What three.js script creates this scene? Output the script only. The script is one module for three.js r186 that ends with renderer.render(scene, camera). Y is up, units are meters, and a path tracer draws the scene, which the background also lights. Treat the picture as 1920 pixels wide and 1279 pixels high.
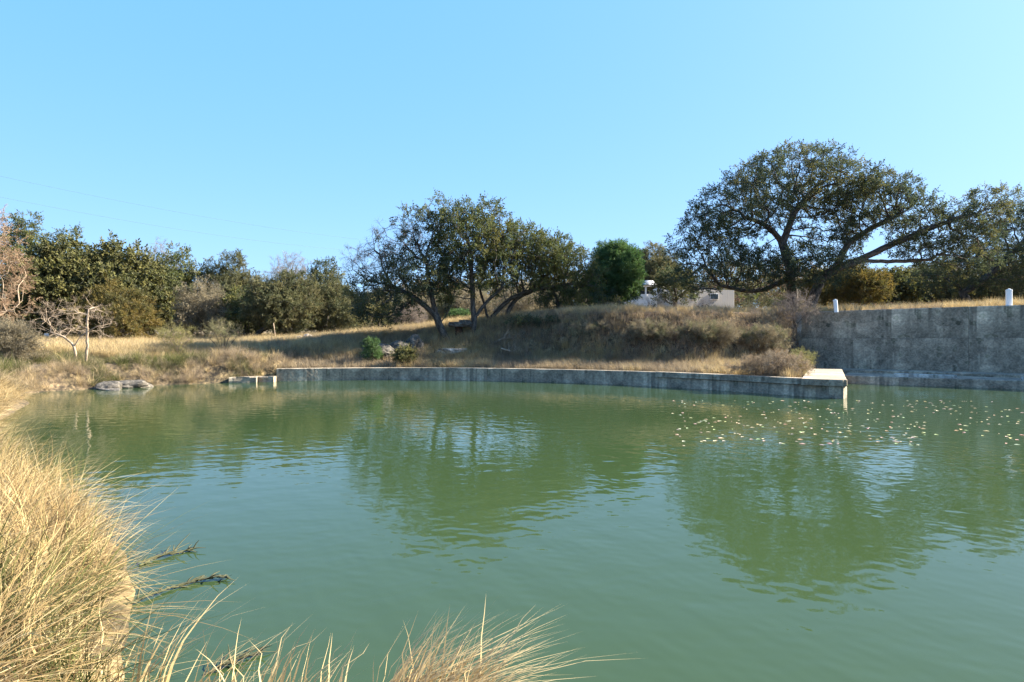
import * as THREE from 'three';
import { mergeGeometries } from 'three/addons/utils/BufferGeometryUtils.js';

// ------------------------------------------------------------ camera, sky, sun, exposure
const EYE = 2.2, F = 1066;                       // eye height over the water, focal length in photo pixels
const scene = new THREE.Scene();
const camera = new THREE.PerspectiveCamera(2 * Math.atan(639.5 / F) * 180 / Math.PI, 1024 / 682, 0.1, 6000);
camera.position.set(0, EYE, 0);
camera.lookAt(0, EYE, -10);
const renderer = new THREE.WebGLRenderer({ antialias: true });
renderer.toneMapping = THREE.LinearToneMapping;
renderer.toneMappingExposure = 4.9;
renderer.shadowMap.enabled = true;
const SUN_AZ = 76 * Math.PI / 180, SUN_EL = 30 * Math.PI / 180;
const sunDir = new THREE.Vector3(Math.sin(SUN_AZ) * Math.cos(SUN_EL), Math.sin(SUN_EL), -Math.cos(SUN_AZ) * Math.cos(SUN_EL));
const sun = new THREE.DirectionalLight(new THREE.Color(1.0, 0.91, 0.76), 5);
sun.position.copy(sunDir).multiplyScalar(150);
sun.castShadow = true;
sun.shadow.radius = 1.2;
sun.shadow.mapSize.set(4096, 4096);
Object.assign(sun.shadow.camera, { left: -90, right: 90, top: 60, bottom: -60, near: 1, far: 400 });
scene.add(sun); scene.add(sun.target);
{ // clear winter sky: deep blue overhead, pale at the horizon, whitening round the sun
  const W = 512, Hh = 256, px = new Float32Array(W * Hh * 4);
  const zen = [0.027, 0.099, 0.262], mid = [0.052, 0.147, 0.288], hor = [0.146, 0.222, 0.29];
  const v = new THREE.Vector3();
  for (let j = 0; j < Hh; j++) for (let i = 0; i < W; i++) {
    const el = ((j + 0.5) / Hh - 0.5) * Math.PI, az = ((i + 0.5) / W - 0.5) * 2 * Math.PI;
    v.set(Math.cos(el) * Math.cos(az), Math.sin(el), Math.cos(el) * Math.sin(az));
    const s = Math.max(0, Math.sin(el)), a = Math.exp(-s * 5.2), b = Math.exp(-s * 1.9);
    const ang = Math.acos(THREE.MathUtils.clamp(v.dot(sunDir), -1, 1));
    const glow = 0.18 * Math.exp(-ang / 0.30) + 0.048 * Math.exp(-ang / 0.8);
    for (let c = 0; c < 3; c++) {
      let k = zen[c] * (1 - b) + mid[c] * (b - a * 0.98) + hor[c] * a;
      k = k + glow * [1, 0.97, 0.9][c];
      px[(j * W + i) * 4 + c] = el < 0 ? 0.3 * hor[c] : k;
    }
    px[(j * W + i) * 4 + 3] = 1;
  }
  const t = new THREE.DataTexture(px, W, Hh, THREE.RGBAFormat, THREE.FloatType);
  t.mapping = THREE.EquirectangularReflectionMapping; t.magFilter = THREE.LinearFilter; t.minFilter = THREE.LinearFilter;
  t.colorSpace = THREE.LinearSRGBColorSpace; t.needsUpdate = true;
  scene.background = t; scene.environment = t;
}

// ------------------------------------------------------------ helpers
function rng(seed) { let a = seed >>> 0; return () => { a |= 0; a = a + 0x6D2B79F5 | 0; let t = Math.imul(a ^ a >>> 15, 1 | a); t = t + Math.imul(t ^ t >>> 7, 61 | t) ^ t; return ((t ^ t >>> 14) >>> 0) / 4294967296; }; }
const ss = (a, b, x) => { const t = Math.min(1, Math.max(0, (x - a) / (b - a))); return t * t * (3 - 2 * t); };
const lerp = (a, b, t) => a + (b - a) * t;
const V = (x, y, z) => new THREE.Vector3(x, y, z);
const hash2 = (x, y, s) => { let h = Math.imul(x | 0, 374761393) + Math.imul(y | 0, 668265263) + Math.imul(s | 0, 974634777); h = Math.imul(h ^ h >>> 13, 1274126177); return ((h ^ h >>> 16) >>> 0) / 4294967296; };
function vnoise(x, y, s, per = 0, py = per) {                // value noise, tiling with period per (cells)
  const x0 = Math.floor(x), y0 = Math.floor(y), fx = x - x0, fy = y - y0, u = fx * fx * (3 - 2 * fx), w = fy * fy * (3 - 2 * fy);
  const m = per ? (k => ((k % per) + per) % per) : (k => k), n = py ? (k => ((k % py) + py) % py) : (k => k);
  const a = hash2(m(x0), n(y0), s), b = hash2(m(x0 + 1), n(y0), s), c = hash2(m(x0), n(y0 + 1), s), d = hash2(m(x0 + 1), n(y0 + 1), s);
  return lerp(lerp(a, b, u), lerp(c, d, u), w);
}
function fbm(x, y, s, oct = 4, per = 0, py = per) { let v = 0, a = 0.5, t = 0; for (let i = 0; i < oct; i++) { v += a * vnoise(x, y, s + i * 17, per, py); t += a; a *= 0.5; x *= 2; y *= 2; per *= 2; py *= 2; } return v / t; }
function tex(n, fn, srgb) {                         // square tiling texture from fn(u, v) -> [r, g, b] in 0..1
  const d = new Uint8Array(n * n * 4);
  for (let j = 0; j < n; j++) for (let i = 0; i < n; i++) { const c = fn(i / n, j / n), k = (j * n + i) * 4; for (let q = 0; q < 3; q++) d[k + q] = Math.max(0, Math.min(255, c[q] * 255)); d[k + 3] = 255; }
  const t = new THREE.DataTexture(d, n, n, THREE.RGBAFormat, THREE.UnsignedByteType);
  t.wrapS = t.wrapT = THREE.RepeatWrapping; t.magFilter = THREE.LinearFilter; t.minFilter = THREE.LinearFilter;
  if (srgb) t.colorSpace = THREE.SRGBColorSpace; t.needsUpdate = true; return t;
}
const used = {};
function numbered(n) { const k = used[n] = (used[n] || 0) + 1; return k === 1 ? n : n + '_' + String(k - 1).padStart(3, '0'); }
function tag(o, label, category, group, kind) { o.userData.label = label; if (category) o.userData.category = category; if (group) o.userData.group = group; if (kind) o.userData.kind = kind; return o; }
function shadow(o) { o.castShadow = true; o.receiveShadow = true; return o; }
function mesh(name, geo, mat, parent) { const m = shadow(new THREE.Mesh(geo, mat)); m.name = parent ? name : numbered(name); (parent || scene).add(m); return m; }
function base(name, x, y, z) { const g = new THREE.Group(); g.name = numbered(name); g.position.set(x, y, z); scene.add(g); return g; }
const X_ = (px, d) => (px - 960) / F * d, Y_ = (py, d) => EYE + (640 - py) / F * d;

class GB {                                           // a growing triangle mesh
  constructor() { this.p = []; this.n = []; this.u = []; this.i = []; }
  get count() { return this.p.length / 3; }
  vert(x, y, z, nx, ny, nz, u, v) { this.p.push(x, y, z); this.n.push(nx, ny, nz); this.u.push(u, v); return this.p.length / 3 - 1; }
  tri(a, b, c) { this.i.push(a, b, c); }
  tube(pts, rad, sides, v0 = 0, cap = true) {        // pts: Vector3[], rad: number[]
    let nrm = V(1, 0, 0), prev = null, len = v0; const start = this.count, tan = V(0, 0, 0), bi = V(0, 0, 0);
    for (let k = 0; k < pts.length; k++) {
      tan.copy(pts[Math.min(k + 1, pts.length - 1)]).sub(pts[Math.max(k - 1, 0)]).normalize();
      if (!prev) { nrm.set(Math.abs(tan.x) > 0.8 ? 0 : 1, 0, Math.abs(tan.x) > 0.8 ? 1 : 0); } 
      nrm.addScaledVector(tan, -nrm.dot(tan)).normalize(); bi.crossVectors(tan, nrm);
      if (prev) len += prev.distanceTo(pts[k]); prev = pts[k];
      for (let s = 0; s <= sides; s++) {
        const a = s / sides * Math.PI * 2, c = Math.cos(a), q = Math.sin(a), nx = nrm.x * c + bi.x * q, ny = nrm.y * c + bi.y * q, nz = nrm.z * c + bi.z * q;
        this.vert(pts[k].x + nx * rad[k], pts[k].y + ny * rad[k], pts[k].z + nz * rad[k], nx, ny, nz, s / sides, len);
      }
      if (k) for (let s = 0; s < sides; s++) { const a = start + (k - 1) * (sides + 1) + s, b = a + sides + 1; this.tri(a, a + 1, b); this.tri(a + 1, b + 1, b); }
    }
    if (cap) { const k = pts.length - 1, c = this.vert(pts[k].x + tan.x * rad[k] * .5, pts[k].y + tan.y * rad[k] * .5, pts[k].z + tan.z * rad[k] * .5, tan.x, tan.y, tan.z, 0.5, len); for (let s = 0; s < sides; s++) { const a = start + k * (sides + 1) + s; this.tri(a, a + 1, c); } }
  }
  blade(pts, w, side) {                              // a flat tapering strip along pts; side = width direction
    const st = this.count, t = V(0, 0, 0), n = V(0, 0, 0);
    for (let k = 0; k < pts.length; k++) {
      t.copy(pts[Math.min(k + 1, pts.length - 1)]).sub(pts[Math.max(k - 1, 0)]).normalize(); n.crossVectors(side, t).normalize();
      const h = w * (1 - k / (pts.length - 1)) * .5 + w * 0.03, p = pts[k], v = k / (pts.length - 1);
      if (k === pts.length - 1) this.vert(p.x, p.y, p.z, n.x, n.y, n.z, .5, 1);
      else { this.vert(p.x - side.x * h, p.y - side.y * h, p.z - side.z * h, n.x, n.y, n.z, 0, v); this.vert(p.x + side.x * h, p.y + side.y * h, p.z + side.z * h, n.x, n.y, n.z, 1, v); }
      if (k) { const a = st + (k - 1) * 2; if (k === pts.length - 1) this.tri(a, a + 1, a + 2); else { this.tri(a, a + 1, a + 2); this.tri(a + 1, a + 3, a + 2); } }
    }
  }
  leaf(c, dir, nor, l, w) {                          // a folded rhombus leaf from c along dir
    const s = V(0, 0, 0).crossVectors(dir, nor).normalize(), a = this.vert(c.x, c.y, c.z, nor.x, nor.y, nor.z, .5, 0);
    const m = c.clone().addScaledVector(dir, l * .5), k = w * .5, up = w * .12;
    const b = this.vert(m.x + s.x * k + nor.x * up, m.y + s.y * k + nor.y * up, m.z + s.z * k + nor.z * up, nor.x - s.x * .3, nor.y - s.y * .3, nor.z - s.z * .3, 1, .5);
    const d = this.vert(m.x - s.x * k + nor.x * up, m.y - s.y * k + nor.y * up, m.z - s.z * k + nor.z * up, nor.x + s.x * .3, nor.y + s.y * .3, nor.z + s.z * .3, 0, .5);
    const e = this.vert(c.x + dir.x * l, c.y + dir.y * l, c.z + dir.z * l, nor.x, nor.y, nor.z, .5, 1);
    this.tri(a, b, e); this.tri(a, e, d);
  }
  geo() { const g = new THREE.BufferGeometry(); g.setAttribute('position', new THREE.Float32BufferAttribute(this.p, 3)); g.setAttribute('normal', new THREE.Float32BufferAttribute(this.n, 3)); g.setAttribute('uv', new THREE.Float32BufferAttribute(this.u, 2)); g.setIndex(this.i); return g; }
}

// ------------------------------------------------------------ shape of the place (X right, d forward, metres)
const SHORE = [[45, -8], [30, -6], [12, -1], [5, 1.4], [2.2, 2.5], [0.7, 3.15], [-0.8, 3.2], [-1.9, 3.2], [-2.45, 3.7], [-2.75, 4.2], [-3.15, 4.9], [-3.9, 5.9], [-5.0, 6.9], [-6.15, 7.8], [-7.6, 9.0], [-10.5, 11.9], [-14.2, 15.9], [-17, 20.2], [-20, 23.2], [-20.2, 24.6], [-18.6, 27.2], [-17, 28.6], [-14.7, 29.9], [-12.8, 30.9],
  ...new THREE.CatmullRomCurve3([[-12.8, 30.9], [-7.8, 32], [-3.3, 31.8], [1.14, 30.5], [5.6, 28.4], [8.9, 25.6], [11.56, 22.6], [12.6, 21.6]].map(p => V(p[0], 0, p[1])), false, 'centripetal').getPoints(40).slice(1).map(p => [p.x, p.z]), [17.3, 29.8], [23.2, 25.8], [33, 18.2], [46, 7]];
const BANK = [[70, -11], [45, 11.8], [26.1, 29.2], [18.3, 36.4], [14.5, 35.2], [10, 34.0], [6, 34.6], [2.5, 37], [-0.5, 41], [-5, 48], [-12, 60], [-25, 85], [-60, 150], [-400, 700]];
function segDist(P, closed, x, y) {                  // [distance, side of nearest segment]
  let best = 1e9, side = 1; const n = P.length;
  for (let i = 0; i < (closed ? n : n - 1); i++) {
    const a = P[i], b = P[(i + 1) % n], dx = b[0] - a[0], dy = b[1] - a[1], l2 = dx * dx + dy * dy;
    const t = Math.max(0, Math.min(1, ((x - a[0]) * dx + (y - a[1]) * dy) / l2)), ex = x - a[0] - t * dx, ey = y - a[1] - t * dy, D = ex * ex + ey * ey;
    if (D < best - 1e-9) { best = D; side = dx * (y - a[1]) - dy * (x - a[0]) > 0 ? 1 : -1; }
  }
  return [Math.sqrt(best), side];
}
function inWater(x, d) { let c = false; for (let i = 0, j = SHORE.length - 1; i < SHORE.length; j = i++) { const a = SHORE[i], b = SHORE[j]; if ((a[1] > d) !== (b[1] > d) && x < (b[0] - a[0]) * (d - a[1]) / (b[1] - a[1]) + a[0]) c = !c; } return c; }
const inland = (x, d) => (inWater(x, d) ? -1 : 1) * segDist(SHORE, true, x, d)[0];
const bankSide = (x, d) => { const [l, s] = segDist(BANK, false, x, d); return -l * s; };   // > 0 on the upper ground
function height(x, d) {
  const s = inland(x, d), b = bankSide(x, d);
  const walled = ss(-13.3, -12.7, x) * ss(14, 19, d);
  const far = ss(19, 31, d) * (1 - ss(14, 16, x));
  const rough = (fbm(x * .9, d * .9, 5, 3) - .5) * .22 * ss(.3, 2, s);
  // natural shore
  const top = lerp(0.62, 1.15, far), nat = s < 0 ? Math.max(-1.6, s * .6) - .02 : lerp(-.02, top, ss(0, lerp(1.0, 1.5, far), s)) + far * (ss(2, 8, s) * .5 + ss(6, 34, s) * .75) + rough;
  // behind the low wall: a terrace, sloping up towards the oaks
  const up = 1 - ss(-1, 5, x);
  const ter = s < .1 ? -1.4 : .60 + .03 * Math.min(s, 6) + up * (ss(1.5, 7.5, s) * 1.05 + ss(7, 26, s) * .7) + rough * ss(.6, 2, s);
  const apron = s < .1 ? -1.4 : .3;
  const low = lerp(lerp(nat, ter, walled), apron, ss(16.6, 17.4, x) * ss(0, 12, d));
  const w = x > 17 ? lerp(3.2, .28, ss(17.2, 18.4, x)) : x > 3 ? 3.2 : lerp(3.2, 24, ss(3, -18, x));
  const P = ss(-w, 0, b + (x > 18.4 ? .1 : 0)) * (x < 14 ? ss(.4, x > 3 ? 1.2 : 9, s) : 1);
  const hp = lerp(2.55, 3.98, ss(-24, 5, x)) + .045 * Math.min(Math.max(b, 0), 45) + (fbm(x * .5, d * .5, 9, 3) - .5) * .35 * ss(.5, 3, b);
  let h = lerp(low, Math.max(hp, low), P);
  const R = Math.hypot(x, d);
  h += ss(120, 900, R) * (18 + 20 * fbm(x * .004, d * .004, 3, 3));
  return h;
}

// ------------------------------------------------------------ textures and materials
const bumpNoise = tex(512, (u, v) => { const k = .55 * fbm(u * 16, v * 16, 3, 5, 16) + .45 * fbm(u * 64, v * 64, 8, 2, 64); return [k, k, k]; });
const soilMap = tex(1024, (u, v) => {
  const a = fbm(u * 12, v * 12, 1, 5, 12), b = fbm(u * 90, v * 90, 4, 3, 90), c = fbm(u * 40, v * 8, 7, 4, 40, 8);
  const k = .55 + .5 * (a - .5) + .75 * (b - .5) + .3 * (c - .5); return [k * 1.02, k * .98, k * .9];
}, true);
const concreteMap = tex(1024, (u, v) => {            // grey cement: blotches, pale lime patches, dark lichen streaks that run down
  const big = fbm(u * 5, v * 5, 11, 5, 5), mid = fbm(u * 18, v * 18, 12, 4, 18), fine = fbm(u * 110, v * 110, 13, 2, 110);
  const run = fbm(u * 30, v * 2, 14, 4, 30, 2), pale = ss(.60, .68, fbm(u * 9, v * 9, 15, 4, 9));
  let k = .56 + .46 * (big - .5) + .26 * (mid - .5) + .2 * (fine - .5);
  k *= 1 - .34 * ss(.46, .8, run) * ss(.36, .6, mid * .5 + big * .5);
  const dots = ss(.66, .74, mid) * .18;
  return [k + pale * .09 - dots * .6, k + pale * .085 - dots * .55, k * .955 + pale * .08 - dots * .6];
}, true);
const barkMap = tex(256, (u, v) => { const k = .42 + .6 * (fbm(u * 14, v * 5, 21, 4, 14, 5) - .5) + .25 * (fbm(u * 60, v * 60, 22, 2, 60) - .5); return [k, k * .96, k * .9]; }, true);
const wave = (() => {                                // ripples: many small sine waves that tile
  const r = rng(77), n = 1024, L = 9, ws = [];
  for (let i = 0; i < 110; i++) { const lam = .12 * Math.pow(7, r() ** 1.6), th = (r() - .5) * 2.2 + 1.35, k = L / lam; const kx = Math.round(k * Math.cos(th)), ky = Math.round(k * Math.sin(th)); if (kx || ky) ws.push([kx, ky, r() * 6.283, .00034 * Math.pow(lam, .2)]); }
  const S = new Float32Array(4096); for (let i = 0; i < 4096; i++) S[i] = Math.cos(i / 4096 * 2 * Math.PI);
  return tex(n, (u, v) => { let sx = 0, sy = 0; const calm = .35 + 1.3 * fbm(u * 3, v * 3, 31, 3, 3); for (const [kx, ky, ph, a] of ws) { const c = S[((Math.floor((kx * u + ky * v + ph) * 4096) % 4096) + 4096) % 4096]; const m = Math.hypot(kx, ky); sx += a * c * kx / m; sy += a * c * ky / m; } return [.5 - sx * calm * 3.2, .5 - sy * calm * 3.2, 1]; });
})();
const M = {
  ground: new THREE.MeshStandardMaterial({ map: soilMap, bumpMap: bumpNoise, bumpScale: .05, roughness: 1, vertexColors: true }),
  water: new THREE.MeshPhysicalMaterial({ color: new THREE.Color().setRGB(.03, .052, .02), roughness: .04, ior: 1.33, metalness: 0, normalMap: wave, normalScale: new THREE.Vector2(1, 1) }),
  concrete: new THREE.MeshStandardMaterial({ map: concreteMap, bumpMap: bumpNoise, bumpScale: .02, roughness: .92, color: new THREE.Color().setRGB(1.2, .98, .76) }),
  bark: new THREE.MeshStandardMaterial({ map: barkMap, bumpMap: bumpNoise, bumpScale: .03, roughness: .95, color: new THREE.Color().setRGB(.55, .5, .46) }),
  paleBark: new THREE.MeshStandardMaterial({ map: barkMap, roughness: .95, color: new THREE.Color().setRGB(2.1, 1.75, 1.4) }),
  twig: new THREE.MeshStandardMaterial({ roughness: .95, color: new THREE.Color().setRGB(.24, .19, .15) }),
  leaf: new THREE.MeshPhysicalMaterial({ color: 0xffffff, roughness: 1, transmission: .42, thickness: 0, specularIntensity: .4 }),
  grass: new THREE.MeshPhysicalMaterial({ color: 0xffffff, roughness: 1, transmission: .25, thickness: 0, specularIntensity: .3 }),
  rock: new THREE.MeshStandardMaterial({ map: soilMap, bumpMap: bumpNoise, bumpScale: .04, roughness: .95, color: new THREE.Color().setRGB(.3, .285, .27) }),
  paleRock: new THREE.MeshStandardMaterial({ map: soilMap, bumpMap: bumpNoise, bumpScale: .03, roughness: .9, color: new THREE.Color().setRGB(1.1, 1.02, .98) }),
  white: new THREE.MeshStandardMaterial({ color: new THREE.Color().setRGB(.78, .78, .76), roughness: .5 }),
  siding: new THREE.MeshStandardMaterial({ color: new THREE.Color().setRGB(.55, .51, .45), roughness: .7 }),
  roof: new THREE.MeshStandardMaterial({ color: new THREE.Color().setRGB(.5, .5, .5), roughness: .6 }),
  glass: new THREE.MeshStandardMaterial({ color: new THREE.Color().setRGB(.02, .025, .03), roughness: .08 }),
  rust: new THREE.MeshStandardMaterial({ map: soilMap, color: new THREE.Color().setRGB(.16, .075, .045), roughness: .9 }),
  plank: new THREE.MeshStandardMaterial({ map: concreteMap, color: new THREE.Color().setRGB(1.5, 1.48, 1.45), roughness: .85 }),
  wire: new THREE.MeshStandardMaterial({ color: new THREE.Color().setRGB(.05, .05, .05), roughness: .6 }),
};

// ------------------------------------------------------------ ground and water
{
  const lines = (a, b, st, lo, hi) => { const o = []; for (let x = a; x <= b + 1e-6; x += st) o.push(x); let s = st; let x = a; const l = []; while (x > lo) { s *= 1.16; x -= s; l.unshift(x); } s = st; x = b; while (x < hi) { s *= 1.16; x += s; o.push(x); } return l.concat(o); };
  const xs = lines(-24, 32, .25, -2500, 2500), ds = lines(1, 44, .25, -700, 3000), nx = xs.length, nd = ds.length;
  const pos = new Float32Array(nx * nd * 3), uv = new Float32Array(nx * nd * 2), col = new Float32Array(nx * nd * 3), idx = [];
  for (let j = 0; j < nd; j++) for (let i = 0; i < nx; i++) {
    const k = j * nx + i, x = xs[i], d = ds[j]; pos[k * 3] = x; pos[k * 3 + 1] = height(x, d); pos[k * 3 + 2] = -d; uv[k * 2] = x / 7; uv[k * 2 + 1] = d / 7;
    const n = fbm(x * .7, d * .7, 41, 4), n2 = fbm(x * .23, d * .23, 43, 3), b = bankSide(x, d), s = inland(x, d);
    const earth = ss(-4, -2, b) * ss(.6, -.6, b) * ss(-2, 4, x) * ss(.40, .55, n);      // bare red-brown soil on the steep bank
    const mud = s < .9 && fbm(x * 2.3, d * 2.3, 47, 3) > .47 ? 1 : 0;
    const straw = [.40, .31, .17], litter = [.23, .18, .12], soil = [.21, .115, .065], wet = [.16, .13, .075];
    for (let c = 0; c < 3; c++) { let v = lerp(litter[c], straw[c], ss(.38, .62, n2 * .6 + n * .4)); v = lerp(v, soil[c], earth); v = lerp(v, wet[c], mud * .8); col[k * 3 + c] = v * 1.45; }
  }
  for (let j = 0; j < nd - 1; j++) for (let i = 0; i < nx - 1; i++) { const a = j * nx + i; idx.push(a, a + 1, a + nx, a + 1, a + nx + 1, a + nx); }
  const g = new THREE.BufferGeometry(); g.setAttribute('position', new THREE.BufferAttribute(pos, 3)); g.setAttribute('uv', new THREE.BufferAttribute(uv, 2)); g.setAttribute('color', new THREE.BufferAttribute(col, 3)); g.setIndex(idx); g.computeVertexNormals();
  tag(mesh('ground', g, M.ground), 'dry straw coloured ground sloping up from the pond', null, null, 'structure');
  const w = new THREE.PlaneGeometry(90, 60); w.rotateX(-Math.PI / 2); w.translate(15, 0, -14);
  const wp = w.attributes.position, wu = w.attributes.uv; for (let i = 0; i < wp.count; i++) wu.setXY(i, wp.getX(i) / 9, -wp.getZ(i) / 9);
  tag(mesh('water', w, M.water), 'murky green pond water with gentle ripples', null, null, 'structure');
}

// ------------------------------------------------------------ concrete walls
function sweep(line, y0, y1, th, off = 0, ch = .03, sub = .5, wob = .012, seed = 1) {     // a chamfered wall along line [[x, d]...], thickness to its left side
  const pts = []; for (let i = 0; i < line.length - 1; i++) { const a = line[i], b = line[i + 1], n = Math.max(1, Math.round(Math.hypot(b[0] - a[0], b[1] - a[1]) / sub)); for (let k = 0; k < n; k++) pts.push([lerp(a[0], b[0], k / n), lerp(a[1], b[1], k / n)]); } pts.push(line[line.length - 1]);
  const prof = [[off, y0], [off, lerp(y0, y1, .35)], [off, lerp(y0, y1, .7)], [off, y1 - ch], [off - ch, y1], [off - th * .5, y1], [off - th + ch, y1], [off - th, y1 - ch], [off - th, y0]];
  const g = new GB(), np = prof.length; let len = 0;
  const P = (k, q) => { const a = pts[Math.max(0, k - 1)], b = pts[Math.min(pts.length - 1, k + 1)], l = Math.hypot(b[0] - a[0], b[1] - a[1]), nx = (b[1] - a[1]) / l, nd = -(b[0] - a[0]) / l; const jit = (vnoise(pts[k][0] * 1.7 + q * 3.1, pts[k][1] * 1.7, seed) - .5) * 2 * wob; return [pts[k][0] + nx * (prof[q][0] + jit), prof[q][1] + (q >= 3 && q <= 7 ? jit * .7 : 0), -(pts[k][1] + nd * (prof[q][0] + jit))]; };
  const L = [0]; for (let k = 1; k < pts.length; k++) { len += Math.hypot(pts[k][0] - pts[k - 1][0], pts[k][1] - pts[k - 1][1]); L.push(len); }
  let vv = 0; const u0 = seed * .37 + line[0][0] / 4;
  for (let q = 0; q < np - 1; q++) {
    const dv = Math.hypot(prof[q + 1][0] - prof[q][0], prof[q + 1][1] - prof[q][1]);
    for (let k = 0; k < pts.length - 1; k++) {
      const A = P(k, q), B = P(k + 1, q), C = P(k + 1, q + 1), D = P(k, q + 1), n = V(B[0] - A[0], B[1] - A[1], B[2] - A[2]).cross(V(D[0] - A[0], D[1] - A[1], D[2] - A[2])).normalize();
      const ids = [[A, L[k], vv], [B, L[k + 1], vv], [C, L[k + 1], vv + dv], [D, L[k], vv + dv]].map(([p, u, v]) => g.vert(p[0], p[1], p[2], n.x, n.y, n.z, u0 + u / 6.3, (y0 + v) / 6.3)); g.tri(ids[0], ids[1], ids[2]); g.tri(ids[0], ids[2], ids[3]);
    } vv += dv;
  }
  for (const k of [0, pts.length - 1]) { const R = prof.map((_, q) => P(k, q)), n = V(R[2][0] - R[0][0], R[2][1] - R[0][1], R[2][2] - R[0][2]).cross(V(R[8][0] - R[0][0], R[8][1] - R[0][1], R[8][2] - R[0][2])).normalize().multiplyScalar(k ? 1 : -1); const ids = R.map((p, q) => g.vert(p[0], p[1], p[2], n.x, n.y, n.z, prof[q][0] / 4, prof[q][1] / 4)); for (let q = 1; q < np - 1; q++) k ? g.tri(ids[0], ids[q], ids[q + 1]) : g.tri(ids[0], ids[q + 1], ids[q]); }
  return g.geo();
}
const along = (P, t0, t1) => { // part of a polyline between two lengths
  const out = []; let l = 0; for (let i = 0; i < P.length - 1; i++) { const a = P[i], b = P[i + 1], n = Math.hypot(b[0] - a[0], b[1] - a[1]); const at = t => [lerp(a[0], b[0], (t - l) / n), lerp(a[1], b[1], (t - l) / n)]; if (t0 >= l && t0 <= l + n) out.push(at(t0)); if (l + n > t0 + 1e-6 && l + n < t1 - 1e-6) out.push(b); if (t1 >= l && t1 <= l + n) { out.push(at(t1)); break; } l += n; } return out;
};
const plen = P => P.reduce((s, p, i) => i ? s + Math.hypot(p[0] - P[i - 1][0], p[1] - P[i - 1][1]) : 0, 0);
{ // smooth curve through the low wall's points, then cast panels with narrow joints
  const c = new THREE.CatmullRomCurve3([[-12.8, 30.9], [-7.8, 32], [-3.3, 31.8], [1.14, 30.5], [5.6, 28.4], [8.9, 25.6], [11.56, 22.6], [12.6, 21.6]].map(p => V(p[0], 0, p[1])), false, 'centripetal');
  const line = c.getPoints(120).map(p => [p.x, p.z]), T = plen(line), cuts = [0, 4.9, 9.4, 13.9, 18.2, 21.6, 26.2, T];
  const w = base('low_retaining_wall', -12.8, 0, -30.9); tag(w, 'long low weathered concrete wall curving along the far edge of the pond', 'wall');
  const back = g => g.translate(12.8, 0, 30.9);
  for (let i = 0; i < cuts.length - 1; i++) mesh('wall_panel', back(sweep(along(line, cuts[i] + .003, cuts[i + 1] - .003), -.9, i > 4 ? .47 : .70, .5, 0, .025, .4, .004, i + 3)), M.concrete, w);
  const c0 = 20.9; // thick coping along the right-hand end
  for (const [a, b] of [[c0, 24.1], [24.1, T]]) mesh('coping', back(sweep(along(line, a + .004, b - .004), .475, .715, .62, .07, .02, .4, .008, 20 + a)), M.concrete, w);
  // the end turns back towards the high wall: a broad walkway
  mesh('walkway_slab', back(sweep([[12.66, 21.62], [17.25, 29.85]], .475, .722, 1.55, .07, .02, .6, .006, 31)), M.concrete, w);
  mesh('wall_panel', back(sweep([[12.64, 21.66], [17.2, 29.85]], -.9, .472, .5, 0, .02, .6, .01, 33)), M.concrete, w);
}
{ // the high wall, cast in two lifts, with an apron along its foot
  const A = [18.0, 36.1], B = [45, 11.2];
  const w = base('high_retaining_wall', A[0], 0, -A[1]); tag(w, 'high stained grey concrete retaining wall with a broad ledge at its foot', 'wall');
  const back = g => g.translate(-A[0], 0, A[1]);
  const L = plen([A, B]), at = t => [lerp(A[0], B[0], t / L), lerp(A[1], B[1], t / L)];
  for (const [t0, t1] of [[.0, 8.6], [8.6, 17.4], [17.4, 26], [26, L]]) {
    mesh('lower_lift', back(sweep([at(t0 + .006), at(t1 - .006)], .1, 2.36, .7, 0, .015, .6, .003, 41 + t0)), M.concrete, w);
    mesh('upper_lift', back(sweep([at(t0 + .006), at(t1 - .006)], 2.37, 4.03, .66, -.02, .03, .6, .003, 51 + t0)), M.concrete, w);
  }
  mesh('end_strip', back(sweep([at(.0), at(.34)], .3, 4.0, .3, .045, .02, .3, .004, 66)), M.plank, w);
  const f = [[17.35, 29.75], [23.2, 25.8], [33, 18.2], [46, 7]];
  mesh('ledge', back(sweep(f, -.9, .40, 5.2, 0, .03, .7, .012, 61)), M.concrete, w);
  mesh('upper_step', back(sweep([[18.6, 33.2], [45, 9]], .30, .56, 2.6, 0, .03, .7, .01, 62)), M.concrete, w);
  const pl = (a, b, n) => { const m = base('plank', a[0], .41, -a[1]); mesh('board', sweep([a, b], .402, .56, .34, -.22, .012, .7, .004, 71 + n).translate(-a[0], -.41, a[1]), M.plank, m); return m; };
  const on = t => { const q = along(f, t, t + .01)[0]; return q; };
  tag(pl(on(2.2), on(4.7), 0), 'pale board lying on the ledge nearest the walkway corner', 'board', null);
  tag(pl(on(7.0), on(13.6), 1), 'longer pale board on the ledge at the right edge', 'board', null);
}
for (const [px, d, lean, label] of [[1568, 33.6, -.06, 'short white pipe post leaning on top of the high wall near its left end'], [1892, 29.6, .0, 'white pipe post standing upright on the high wall at the right']]) {
  const p = base('pipe_post', X_(px, d), 4.0, -d), h = d > 31 ? .62 : .86; tag(p, label, 'post', 'white posts on the high wall');
  const g = new GB(), r = d > 31 ? .11 : .14; g.tube([V(0, -.1, 0), V(lean * .5, h * .5, 0), V(lean, h, 0)], [r, r, r], 14, 0, false); mesh('pipe', g.geo(), M.white, p);
  const c = new GB(); c.tube([V(lean, h - .06, 0), V(lean, h, 0), V(lean, h + .012, 0)], [r + .008, r + .008, r * .9], 14); mesh('cap', c.geo(), M.white, p);
}

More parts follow.
